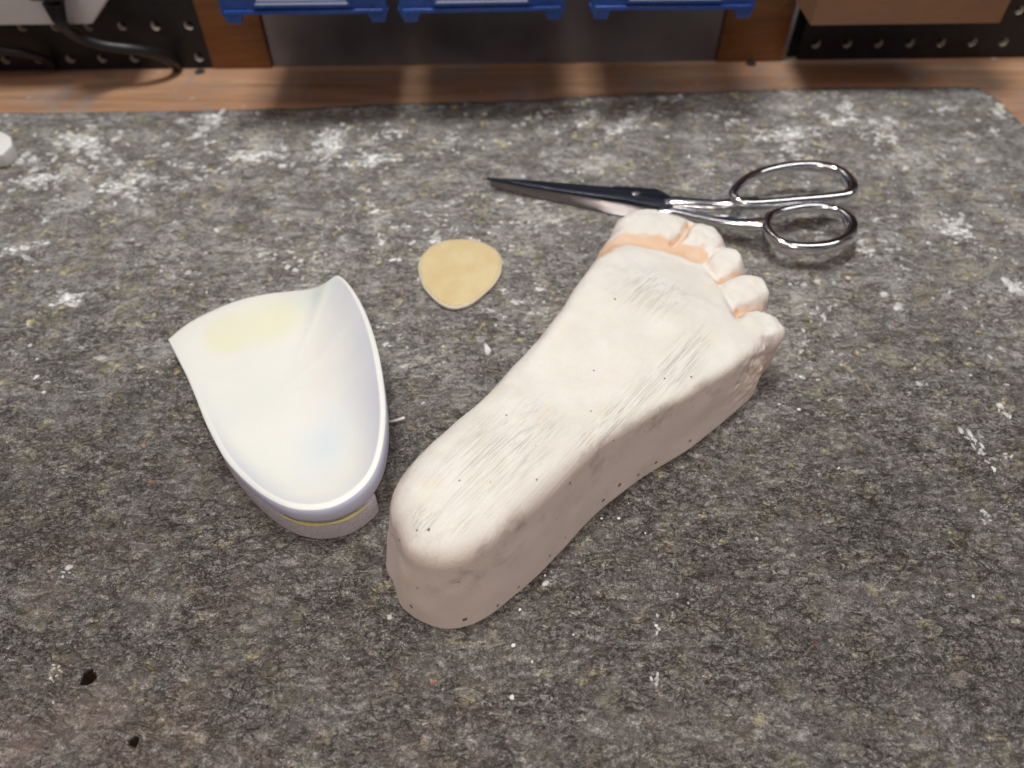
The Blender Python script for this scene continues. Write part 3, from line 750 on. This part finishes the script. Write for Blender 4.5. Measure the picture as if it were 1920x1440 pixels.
def handle(sh, ring, w0, w1, label):
    n1 = len(ring); cen = ring.mean(0)
    m = MB().tube([tuple(p) for p in ring], [.31 + .08 * max(0, math.sin(2 * math.pi * i / n1 + 4.2)) for i in range(n1)], 20, closed=True, rz=[.36 + .06 * math.sin(2 * math.pi * i / n1 + 4) for i in range(n1)], prof=.85)
    o = m.build('finger_ring', M_chr, sciss, SC0, angle=180)
    m = MB().tube([tuple(p) for p in sh], lerp(w0, w1, len(sh)), 16, rz=lerp(.16, .36, len(sh)), prof=.75)
    o2 = m.build('shank', M_chr, sciss, SC0, angle=60)
    o['label'] = label
handle(shA, ringA, .40, .30, 'long oval finger ring at the back')
handle(shB, ringB, .54, .46, 'rounder thumb ring at the front')
sp = [(7.92,40.85,1)][0]
MB().tube([(sp[0], sp[1], .95), (sp[0], sp[1], 1.04), (sp[0], sp[1], 1.08)], [.36, .36, .26], 20).build('pivot_screw', M_chr, sciss, SC0)

# ------------------------------------------------------------------ small pieces on the mat
M_wf = plain('white_foam', (.78, .78, .76), .7, bump=.0002, bsc=700)
blk = [(-38.18,47.76,1),(-35.57,47.89,1),(-34.62,47.23,1),(-34.11,46.19,1),(-34.28,45.05,1),(-36.76,44.68,1)]
MB().prism([p[:2] for p in blk], .05, 1.0, bev=.08).build('foam_block', M_wf, None, (blk[0][0], blk[0][1], 0)).location
o = C.objects['foam_block'] if 'foam_block' in C.objects else None
tag(o, 'thick white foam offcut cut by the left edge of the photo', 'foam offcut')
o_ = [(-6.32,23.16,0.12),(-5.85,23.24,0.15),(-5.35,23.4,0.2)]
MB().tube(o_, [.03, .07, .09], 8, rz=[.03, .06, .07]).build('plastic_sliver', plain('clear_sliver', (.6, .62, .6), .3), None, (o_[1][0], o_[1][1], 0))
tag(C.objects['plastic_sliver'], 'thin whitish plastic sliver lying just right of the orthotic', 'sliver')
M_cr = plain('plaster_crumb_white', (.80, .78, .75), .8, bump=.0003, bsc=1500)
M_cp = plain('plaster_crumb_pink', (.72, .52, .44), .8, bump=.0003, bsc=1500)
crumbs = [(0,9.84,0.08,0.11),(4.84,17.75,0.06,0.07),(4.06,17.75,0.06,0.05),(19.72,33.77,0.1,0.17),(5.96,17,0.05,0.05),(1.42,14.96,0.05,0.06),(0.33,13.42,0.05,0.07),(5.93,12.73,0.05,0.07),(14.52,24.03,0.05,0.09),(0.06,11.91,0.05,0.09),(2.51,12.35,0.05,0.05),(17.25,27.97,0.05,0.09)]
clab = ['round white crumb alone on the front of the mat', 'white crumb nearest the outer wall of the cast', 'tiny crumb just beside the cast wall', 'pinkish plaster crumb in front of the scissor rings', 'tiny crumb right of the cast midfoot', 'small crumb right of the cast heel', 'pale crumb below the cast heel on its right', 'flat pale crumb between cast heel and right side', 'small crumb right of the little toe wall', 'ragged pale crumb below the tip of the heel', 'minute crumb below and right of the heel', 'pale crumb right of the little toe']
for i, (x, y, z, r) in enumerate(crumbs):
    bm = bmesh.new(); bmesh.ops.create_icosphere(bm, subdivisions=2, radius=r)
    for q in bm.verts:
        k = 1 + .35 * (random.random() - .5); q.co = Vector((q.co.x * k * (1 + .3 * math.sin(i)), q.co.y * k, q.co.z * k * .7))
    m = MB().bm(bm, lambda a, b, c: (x + a, y + b, z + c))
    tag(m.build('plaster_crumb', M_cp if i in (3,) else M_cr, None, (x, y, 0), angle=180), clab[i], 'crumb', 'plaster crumbs scattered on the mat')
# dried splatter nobody could count
def splatter():
    B = MB()
    def drop(x, y, r, el=1, an=0, hgt=.03):
        n_ = 9; cs = math.cos(an); sn = math.sin(an)
        ph = random.random() * 6
        top = []; bot = []
        for k in range(n_):
            a = 2 * math.pi * k / n_
            q = r * (1 + .35 * math.sin(2 * a + ph) * random.random() + random.uniform(-.28, .28))
            px, py = q * math.cos(a) * el, q * math.sin(a)
            X_, Y_ = px * cs - py * sn, px * sn + py * cs
            bot.append((x + X_, y + Y_, -.06)); top.append((x + X_ * .8, y + Y_ * .8, hgt))
        f_ = [(k, (k + 1) % n_, n_ + (k + 1) % n_, n_ + k) for k in range(n_)]
        f_ += [(n_ + k, n_ + (k + 1) % n_, 2 * n_) for k in range(n_)]
        B.add(bot + top + [(x, y, hgt * 1.25)], f_)
    # clusters traced from the photo: x, y, spread along, spread across, angle, count, size
    cl = [(-13.18,47.88,0,2.2,1,1.3,30,0.16),(-30.12,47.88,0,3.2,1.6,-0.6,26,0.2),(-31.28,44.06,0,2.5,1.2,0.3,30,0.16),(-21.97,50.63,0,1.6,0.5,1,14,0.2),(-23.67,51.2,0,0.6,0.4,0,5,0.22),(8.78,50.98,0,3.6,0.6,0.75,40,0.17),(15.74,51.71,0,1.6,0.9,0.2,14,0.2),(19.35,48.55,0,3,1.5,0.4,16,0.14),(24.91,52.81,0,0.6,0.6,1.2,8,0.24),(32.54,52.44,0,1.4,0.4,0.4,12,0.15),(36.19,52.44,0,1.2,0.4,1.4,12,0.18),(34.62,49.23,0,0.8,0.2,1.5,6,0.15),(25.81,48.55,0,2,1,0.5,12,0.14),(19.27,46.57,0,1.5,0.8,0.5,16,0.15),(28.54,46.57,0,3,1.5,0,16,0.12),(28.28,38.95,0,1.2,1,-0.9,18,0.13),(21.05,36.62,0,1,1,0.5,10,0.13),(16.85,33.42,0,1.2,0.2,0.1,5,0.16),(29.28,33.28,0,0.7,0.5,1.3,10,0.2),(22.74,21.38,0,1.7,0.25,1.75,26,0.13),(24.91,23.83,0,0.5,0.28,1.5,8,0.17),(23.9,21.06,0,0.35,0.3,1,6,0.1),(21.7,18.12,0,0.8,0.2,1.4,10,0.09),(21.51,25.69,0,0.9,0.1,-0.3,9,0.09),(15.34,26.2,0,0.6,0.1,-0.3,5,0.09),(17.44,30.86,0,1.5,0.4,0.8,10,0.09),(5.91,12.48,0,1,0.12,1.4,8,0.07),(5.73,10.64,0,0.3,0.15,1.2,6,0.08),(0.23,14.71,0,1,0.3,0.3,5,0.05),(-19.15,15.16,0,0.22,0.2,0,6,0.16),(-18.06,10.81,0,0.4,0.35,0,14,0.06),(-12.83,35.39,0,1.5,0.8,0.5,10,0.12),(-14.7,35.88,0,0.6,0.5,0.5,6,0.14),(-18.16,46.57,0,4,1.5,0.3,30,0.12),(-25.66,42.28,0,4,2,0.4,36,0.13),(-7.72,45.93,0,3,1,0.2,18,0.12),(3.6,44.06,0,4,1,0.2,14,0.11),(-3.51,38.42,0,1,0.3,0.2,6,0.1),(-33.84,45.93,0,1.6,1,0.5,14,0.2),(-9.14,48.89,0,2,0.8,0.9,14,0.15),(1.97,51.71,0,2,0.6,0.3,9,0.14),(5.86,50.98,0,1.2,0.6,0.9,8,0.14)]
    for x, y, z, sa, sb, an, n_, sz in cl:
        if y > 30: n_ = int(n_ * 1.5); sz *= 1.3
        for _ in range(n_):
            a, b = random.gauss(0, sa * .6), random.gauss(0, sb * .6)
            r = sz * random.uniform(.25, 1.0) ** 1.3
            drop(x + a * math.cos(an) - b * math.sin(an), y + a * math.sin(an) + b * math.cos(an), r, random.uniform(1, 2.2), an + random.gauss(0, .5), random.uniform(.015, .05))
    for _ in range(1300):
        y = random.uniform(9, 54); x = random.uniform(-1, 1) * (12 + y * .72)
        if x > 38 or y > np.interp(x, [e[0] for e in edge], [e[1] for e in edge]) - .6: continue
        pr = np.interp(y, [9, 22, 34, 54], [.10, .16, .5, 1.0])
        if random.random() > pr or vnoise(np.array(x * .14 + 5), np.array(y * .17), np.array(1.5)) < -.12: continue
        drop(x, y, random.uniform(.015, .07) * (1 + y / 55) * (2.6 if random.random() < .10 else 1), random.uniform(1, 2), random.uniform(0, 3), random.uniform(.01, .04))
    t = NT('dried_plaster_splashes')
    c = t.mix(t.rr(t.noise(150, 3), .35, .65), (.36, .36, .35), (.78, .78, .77))
    c = t.mix(t.rr(t.noise(40, 2, vec=t.map(loc=(5, 1, 1))), .60, .66, 0, .6), c, (.62, .58, .40))
    t.set(Base_Color=c, Roughness=.6, Normal=t.bump(t.noise(900, 3), .0003))
    o = B.build('plaster_splatter', t.m, None, (0, 0, 0), angle=180)
    tag(o, 'dried white plaster splashes stuck all over the mat', 'splatter', kind='stuff')
splatter()

# ------------------------------------------------------------------ back wall: pegboards, posts, sheet, bins
def peg_mat():
    t = NT('black_pegboard')
    c = t.mix(t.rr(t.noise(90, 5, .7), .4, .7), (.003, .003, .004), (.012, .012, .015))
    c = t.mix(t.rr(t.noise(300, 3, .7), .70, .74, 0, .5), c, (.2, .2, .2))
    t.set(Base_Color=c, Roughness=.5, Normal=t.bump(t.noise(400, 3), .0002)); return t.m
M_peg = peg_mat(); M_hole = plain('raw_hole_edge', (.75, .72, .66), .8)
M_back = plain('dark_gap', (.004, .004, .004), .9)
def pegboard(a0, a1, phase, zph, label, z1=17):
    base = WL((a0 + a1) / 2, 0, 0)
    root = thing('pegboard', base, label, 'pegboard', 'black pegboards behind the bench')
    P_ = 2.54; R = .34; nseg = 24
    na0 = math.ceil((a0 - phase) / P_); nodes_a = [phase + k * P_ for k in range(na0, 200) if phase + k * P_ < a1]
    m = MB(); hm = MB()
    zs = [zph + k * P_ for k in range(0, 7) if zph + k * P_ < z1]
    alo, ahi = nodes_a[0] - P_ / 2, nodes_a[-1] + P_ / 2
    for a in nodes_a:
        for z in zs:
            cx0, cx1 = max(a - P_ / 2, a0), min(a + P_ / 2, a1); cz0 = max(z - P_ / 2, -.38); cz1 = z + P_ / 2
            outer_, inn, back = [], [], []
            for k in range(nseg):
                an = 2 * math.pi * k / nseg + math.pi / nseg
                dx, dz = math.cos(an), math.sin(an)
                s_ = min((cx1 - a) / dx if dx > 1e-6 else ((cx0 - a) / dx if dx < -1e-6 else 9), (cz1 - z) / dz if dz > 1e-6 else ((cz0 - z) / dz if dz < -1e-6 else 9))
                outer_.append(WL(a + dx * s_, 0, z + dz * s_))
                inn.append(WL(a + dx * R, 0, z + dz * R)); back.append(WL(a + dx * R, -.55, z + dz * R))
            # square off the corners with extra points
            f = [(k, (k + 1) % nseg, nseg + (k + 1) % nseg, nseg + k) for k in range(nseg)]
            m.add(outer_ + inn, f)
            for (qx, qz) in ((cx0, cz0), (cx1, cz0), (cx1, cz1), (cx0, cz1)):
                q = WL(qx, 0, qz)
                dd = sorted(range(nseg), key=lambda k: (Vector(outer_[k]) - Vector(q)).length)[:2]
                m.add([q, outer_[dd[0]], outer_[dd[1]]], [(0, 1, 2)])
            hm.add(inn + back, f)
    m.build('board_face', M_peg, root, base, smooth=False)
    hm.build('hole_edges', M_hole, root, base)
    b = MB(); b.box((a0, -.9, -.38), (a1, -.6, 60), fn=WL); b.build('backing', M_back, root, base, smooth=False)
pegboard(-60, -22.6, -24.9, .55, 'black pegboard at the left behind the power strip', 14)
pegboard(22.6, 60, 24.4, .95, 'black pegboard at the right under the tan box', 14)
M_post = wood('varnished_post', (.14, .05, .012), (.30, .125, .035), sc=.8, rough=.35, grime=.08, rot=math.pi / 2)
for a0, a1, lab in ((-24.0, -19.3, 'brown varnished wooden post left of the grey panel'), (16.6, 21.9, 'brown varnished wooden post right of the grey panel')):
    b = WL((a0 + a1) / 2, .9, -.4)
    o = MB().box((a0, -1.6, -.38), (a1, .12, 60), fn=WL, bev=.08).build('wooden_post', M_post, None, b)
    tag(o, lab, 'post', 'brown posts on the back wall')
def sheetm():
    t = NT('grey_glossy_sheet')
    c = t.mix(t.rr(t.noise(14, 4), .35, .65), (.11, .11, .12), (.22, .22, .245))
    t.set(Base_Color=c, Roughness=.35, Metallic=.2, Normal=t.bump(t.noise(20, 3), .0008)); return t.m
o = MB().box((-19.2, -1.2, -.38), (16.5, -.1, 60), fn=WL, bev=.05).build('back_panel', sheetm(), None, WL(-1.3, .2, -.4))
tag(o, 'smooth grey panel on the wall between the two brown posts', 'panel')
# storage bins
def bluem():
    t = NT('blue_plastic'); n_ = t.noise(50, 4, .6)
    c = t.mix(t.rr(n_, .35, .65), (.014, .055, .27), (.025, .10, .42))
    c = t.mix(t.rr(t.noise(700, 2), .68, .72, 0, .5), c, (.4, .42, .5))
    t.set(Base_Color=c, Roughness=.35, Normal=t.bump(t.noise(600, 2), .0001)); return t.m
M_blue = bluem(); M_lab = plain('label_card', (.62, .66, .78), .4)
M_clear = plain('label_edge', (.50, .58, .80), .25)
ZB = 8.55
def make_bin():
    base = (0, 0, 0); T = .22
    root = thing('storage_bin', (0, 0, 0), 'x', 'storage bin', 'blue storage bins hanging over the bench')
    w = 5.2; d = 9.0; h = 7.0; hf = 3.4   # local: x along, y towards viewer is -, z up; back at y=0
    m = MB()
    m.box((-w + .2, -d + .3, 0), (w - .2, 0, T), bev=.05)                        # floor
    m.box((-w, -d + .35, T * .5), (-w + T, 0, h), bev=.05); m.box((w - T, -d + .35, T * .5), (w, 0, h), bev=.05)
    m.box((-w + T, -T, T), (w - T, -.002, h), bev=.05)
    m.build('tub', M_blue, root)
    m = MB(); m.box((-w - .12, -d, -.35), (w + .12, -d + .33, hf), bev=.10)
    m.box((-w - .25, -d - .18, hf), (w + .25, -d + .40, hf + .3), bev=.1)
    m.box((-w + .1, -d - .15, -.42), (w - .1, -d + .5, -.12), bev=.08)
    fr = m.build('front_lip', M_blue, root)
    m = MB()
    for sx in (-1, 1):
        m.box((sx * 3.05 - .12, -d - .30, .1), (sx * 3.05 + .12, -d + .02, 2.9), bev=.05)
    m.box((-3.0, -d - .32, .1), (3.0, -d + .02, .36), bev=.05)
    lh = m.build('label_holder', M_blue, root)
    m = MB(); m.box((-2.85, -d - .14, .42), (2.85, -d - .09, 2.8)); m.build('label_card', M_lab, lh, smooth=False)
    m = MB(); m.box((-2.9, -d - .37, .30), (2.9, -d - .325, .42)); m.build('label_edge', M_clear, lh, smooth=False)
    for sx in (-1, 1):
        m = MB(); x0 = sx * (w - .55)
        m.prism([(x0 - .75, -.2), (x0 + .75, -.2), (x0 + .45, -1.05), (x0 - .38, -1.05)], 0, .6, bev=.06, fn=lambda a, b, c: (a, -d + .05 + c, b))
        m.build('foot', M_blue, root)
    return root
def dup(o, parent=None):
    c = o.copy(); C.objects.link(c)
    if parent: c.parent = parent
    for ch in list(o.children): dup(ch, c)
    return c
b0 = make_bin(); labs = ['leftmost of three blue bins, above the left brown post', 'middle blue bin of three, over the dark panel', 'rightmost of three blue bins, beside the right brown post']
for i, a in enumerate((-13.6, -2.3, 10.25)):
    o = b0 if i == 0 else dup(b0)
    p = WL(a, -.05 + .6, ZB)
    o.location = [c * S for c in p]; o.rotation_euler = (0, 0, ALPHA + (0, .012, -.01)[i]); o['label'] = labs[i]

# tan box on the right
M_tan = plain('brown_cardboard', (.27, .14, .075), .75, var=.2, sc=40, bump=.0002)
tb = WL(27.6, 3, 4.9)
m = MB()
m.box((20.9, .8, 5.4), (34.4, 6.2, 5.7), fn=WL); m.box((20.9, 6.0, 5.7), (34.4, 6.2, 13), fn=WL); m.box((20.9, .8, 5.7), (21.1, 6.0, 13), fn=WL); m.box((34.2, .8, 5.7), (34.4, 6.0, 13), fn=WL); m.box((21.1, .8, 5.7), (34.2, 1.0, 13), fn=WL)
tag(m.build('cardboard_box', M_tan, None, tb, smooth=False), 'plain tan cardboard box fixed to the pegboard at upper right', 'box')

# power strip and cables at the left
M_wp = plain('white_plastic', (.70, .67, .68), .4, var=.05); M_bk = plain('black_rubber', (.012, .012, .014), .38, var=.3)
pbz = 4.7
sb = WL(-38, 1, pbz)
strip = thing('power_strip', sb, 'white plastic power strip on the left pegboard', 'power strip')
m = MB(); m.prism([(-62, 0), (-30.6, 0), (-28.6, 1.9), (-28.6, 7), (-62, 7)], .1, 3.2, bev=.15, fn=lambda a, b, c: WL(a, c, pbz + b)); m.build('strip_body', M_wp, strip, sb)
m = MB(); m.box((-43.0, 3.2, pbz + 1.2), (-38.4, 3.26, pbz + 5), fn=WL, bev=.02); so = m.build('socket', plain('socket_face', (.8, .78, .78), .35, var=.03), strip, sb)
for a in (-41.5, -40.0):
    m = MB(); m.box((a, 3.262, pbz + 1.9), (a + .25, 3.29, pbz + 2.9), fn=WL); m.build('slot', M_bk, so, sb, smooth=False)
def tubepath(pts, r, name, m, parent=None, base=(0, 0, 0), **k):
    return MB().tube([tuple(p) for p in catmull(pts, 8, closed=False)], r, 14, **k).build(name, m, parent, base, angle=180)
cb = WL(-32, 3, 3)
cable = thing('power_cable', cb, 'black power cable plugged into the white strip and dropping behind the bench', 'cable')
cpath = [(-31.34,54.87,8.3),(-31.93,54.75,6.75),(-32.01,54.66,5.5),(-31.74,55.55,4),(-30.54,56.09,3.1),(-28.66,56.44,2.6),(-27.33,57.18,1.9),(-26.76,58.04,0.95),(-26.85,59.08,-0.2)]
tubepath(cpath, .42, 'cord', M_bk, cable, cb)
q0 = cpath[1]
m = MB(); m.box((q0[0] - 1.3, q0[1] - .8, 7.1), (q0[0] + 1.4, q0[1] + .7, 11), bev=.3); m.build('plug', M_bk, cable, cb)
for i in range(6):
    f0, f1 = i / 6, (i + .55) / 6
    pa = [np.array(cpath[1]) * (1 - f) + np.array(cpath[2]) * f for f in (f0, f1)]
    m = MB().tube([tuple(p) for p in pa], .72 - .04 * i, 18); m.build('strain_relief', M_bk, cable, cb)
cb2 = WL(-40, 2, .5)
o = tubepath([(-43.95,56.63,3),(-41.04,56.77,2.6),(-38.82,56.88,2.3),(-37.21,57.29,1.8),(-36.37,58.06,0.9),(-36.59,59.08,-0.2)], .33, 'power_cable', M_bk, None, cb2)
tag(o, 'short stretch of black cable lying at the far left behind the mat', 'cable')

# ------------------------------------------------------------------ light
w = bpy.data.worlds.new('World'); scene.world = w; w.use_nodes = True
nt = w.node_tree; bg = nt.nodes['Background']
tc = nt.nodes.new('ShaderNodeTexCoord'); sx = nt.nodes.new('ShaderNodeSeparateXYZ'); nt.links.new(tc.outputs['Generated'], sx.inputs[0])
nz = nt.nodes.new('ShaderNodeTexNoise'); nt.links.new(tc.outputs['Generated'], nz.inputs['Vector'])
nz.inputs['Scale'].default_value = 2.6; nz.inputs['Detail'].default_value = 3; nz.inputs['Roughness'].default_value = .6
cr = nt.nodes.new('ShaderNodeValToRGB'); nt.links.new(nz.outputs[0], cr.inputs[0])   # a cluttered, unevenly lit workshop
e = cr.color_ramp.elements
e[0].position = .40; e[0].color = (.020, .016, .018, 1); e[1].position = .62; e[1].color = (.52, .46, .45, 1)
k1 = e.new(.50); k1.color = (.20, .165, .16, 1)
nt.links.new(cr.outputs[0], bg.inputs[0]); bg.inputs[1].default_value = .48
def area(name, loc, target, sx_, sy_, power, col, rot=0):
    l = bpy.data.lights.new(name, 'AREA'); l.shape = 'RECTANGLE'; l.size = sx_ * S; l.size_y = sy_ * S
    l.energy = power; l.color = col
    o = bpy.data.objects.new(name, l); C.objects.link(o)
    o.location = [c * S for c in loc]
    d = Vector(target) - Vector(loc); o.rotation_euler = d.to_track_quat('-Z', 'Y').to_euler()
    return o
area('tube_and_fill_light', (-16, 41, 150), (0, 28, 0), 50, 12, 14.8, (1.0, .985, .95))
area('tube_and_fill_light', (75, 40, 150), (0, 28, 0), 14, 90, 5, (.97, .98, 1.0))
area('tube_and_fill_light', (-30, -18, 150), (0, 28, 0), 80, 20, 3.2, (1.0, .87, .79))  # no real fixture: added as warm fill for the front faces

sp_ = bpy.data.lights.new('fill_spot', 'SPOT'); sp_.energy = 13; sp_.color = (1.0, .86, .78); sp_.spot_size = math.radians(44); sp_.spot_blend = 1; sp_.shadow_soft_size = .16  # unseen spot, added to lift the cast's front walls with warm fill
so_ = bpy.data.objects.new('fill_spot', sp_); C.objects.link(so_); so_.location = (.05, -.62, .85)
so_.rotation_euler = (Vector((.04, .17, .0)) - Vector(so_.location)).to_track_quat('-Z', 'Y').to_euler()

# ------------------------------------------------------------------ camera
cam = bpy.data.cameras.new('camera'); co = bpy.data.objects.new('camera', cam); C.objects.link(co)
co.location = (0, 0, 30.7 * S); co.rotation_euler = (math.radians(90 - 50), 0, 0)
cam.sensor_width = 36; cam.lens = 27.04; cam.clip_start = .01; cam.clip_end = 50
cam.dof.use_dof = True; cam.dof.focus_distance = .335; cam.dof.aperture_fstop = 7.0
scene.camera = co
scene.view_settings.view_transform = 'Standard'; scene.view_settings.look = 'None'; scene.view_settings.exposure = 0
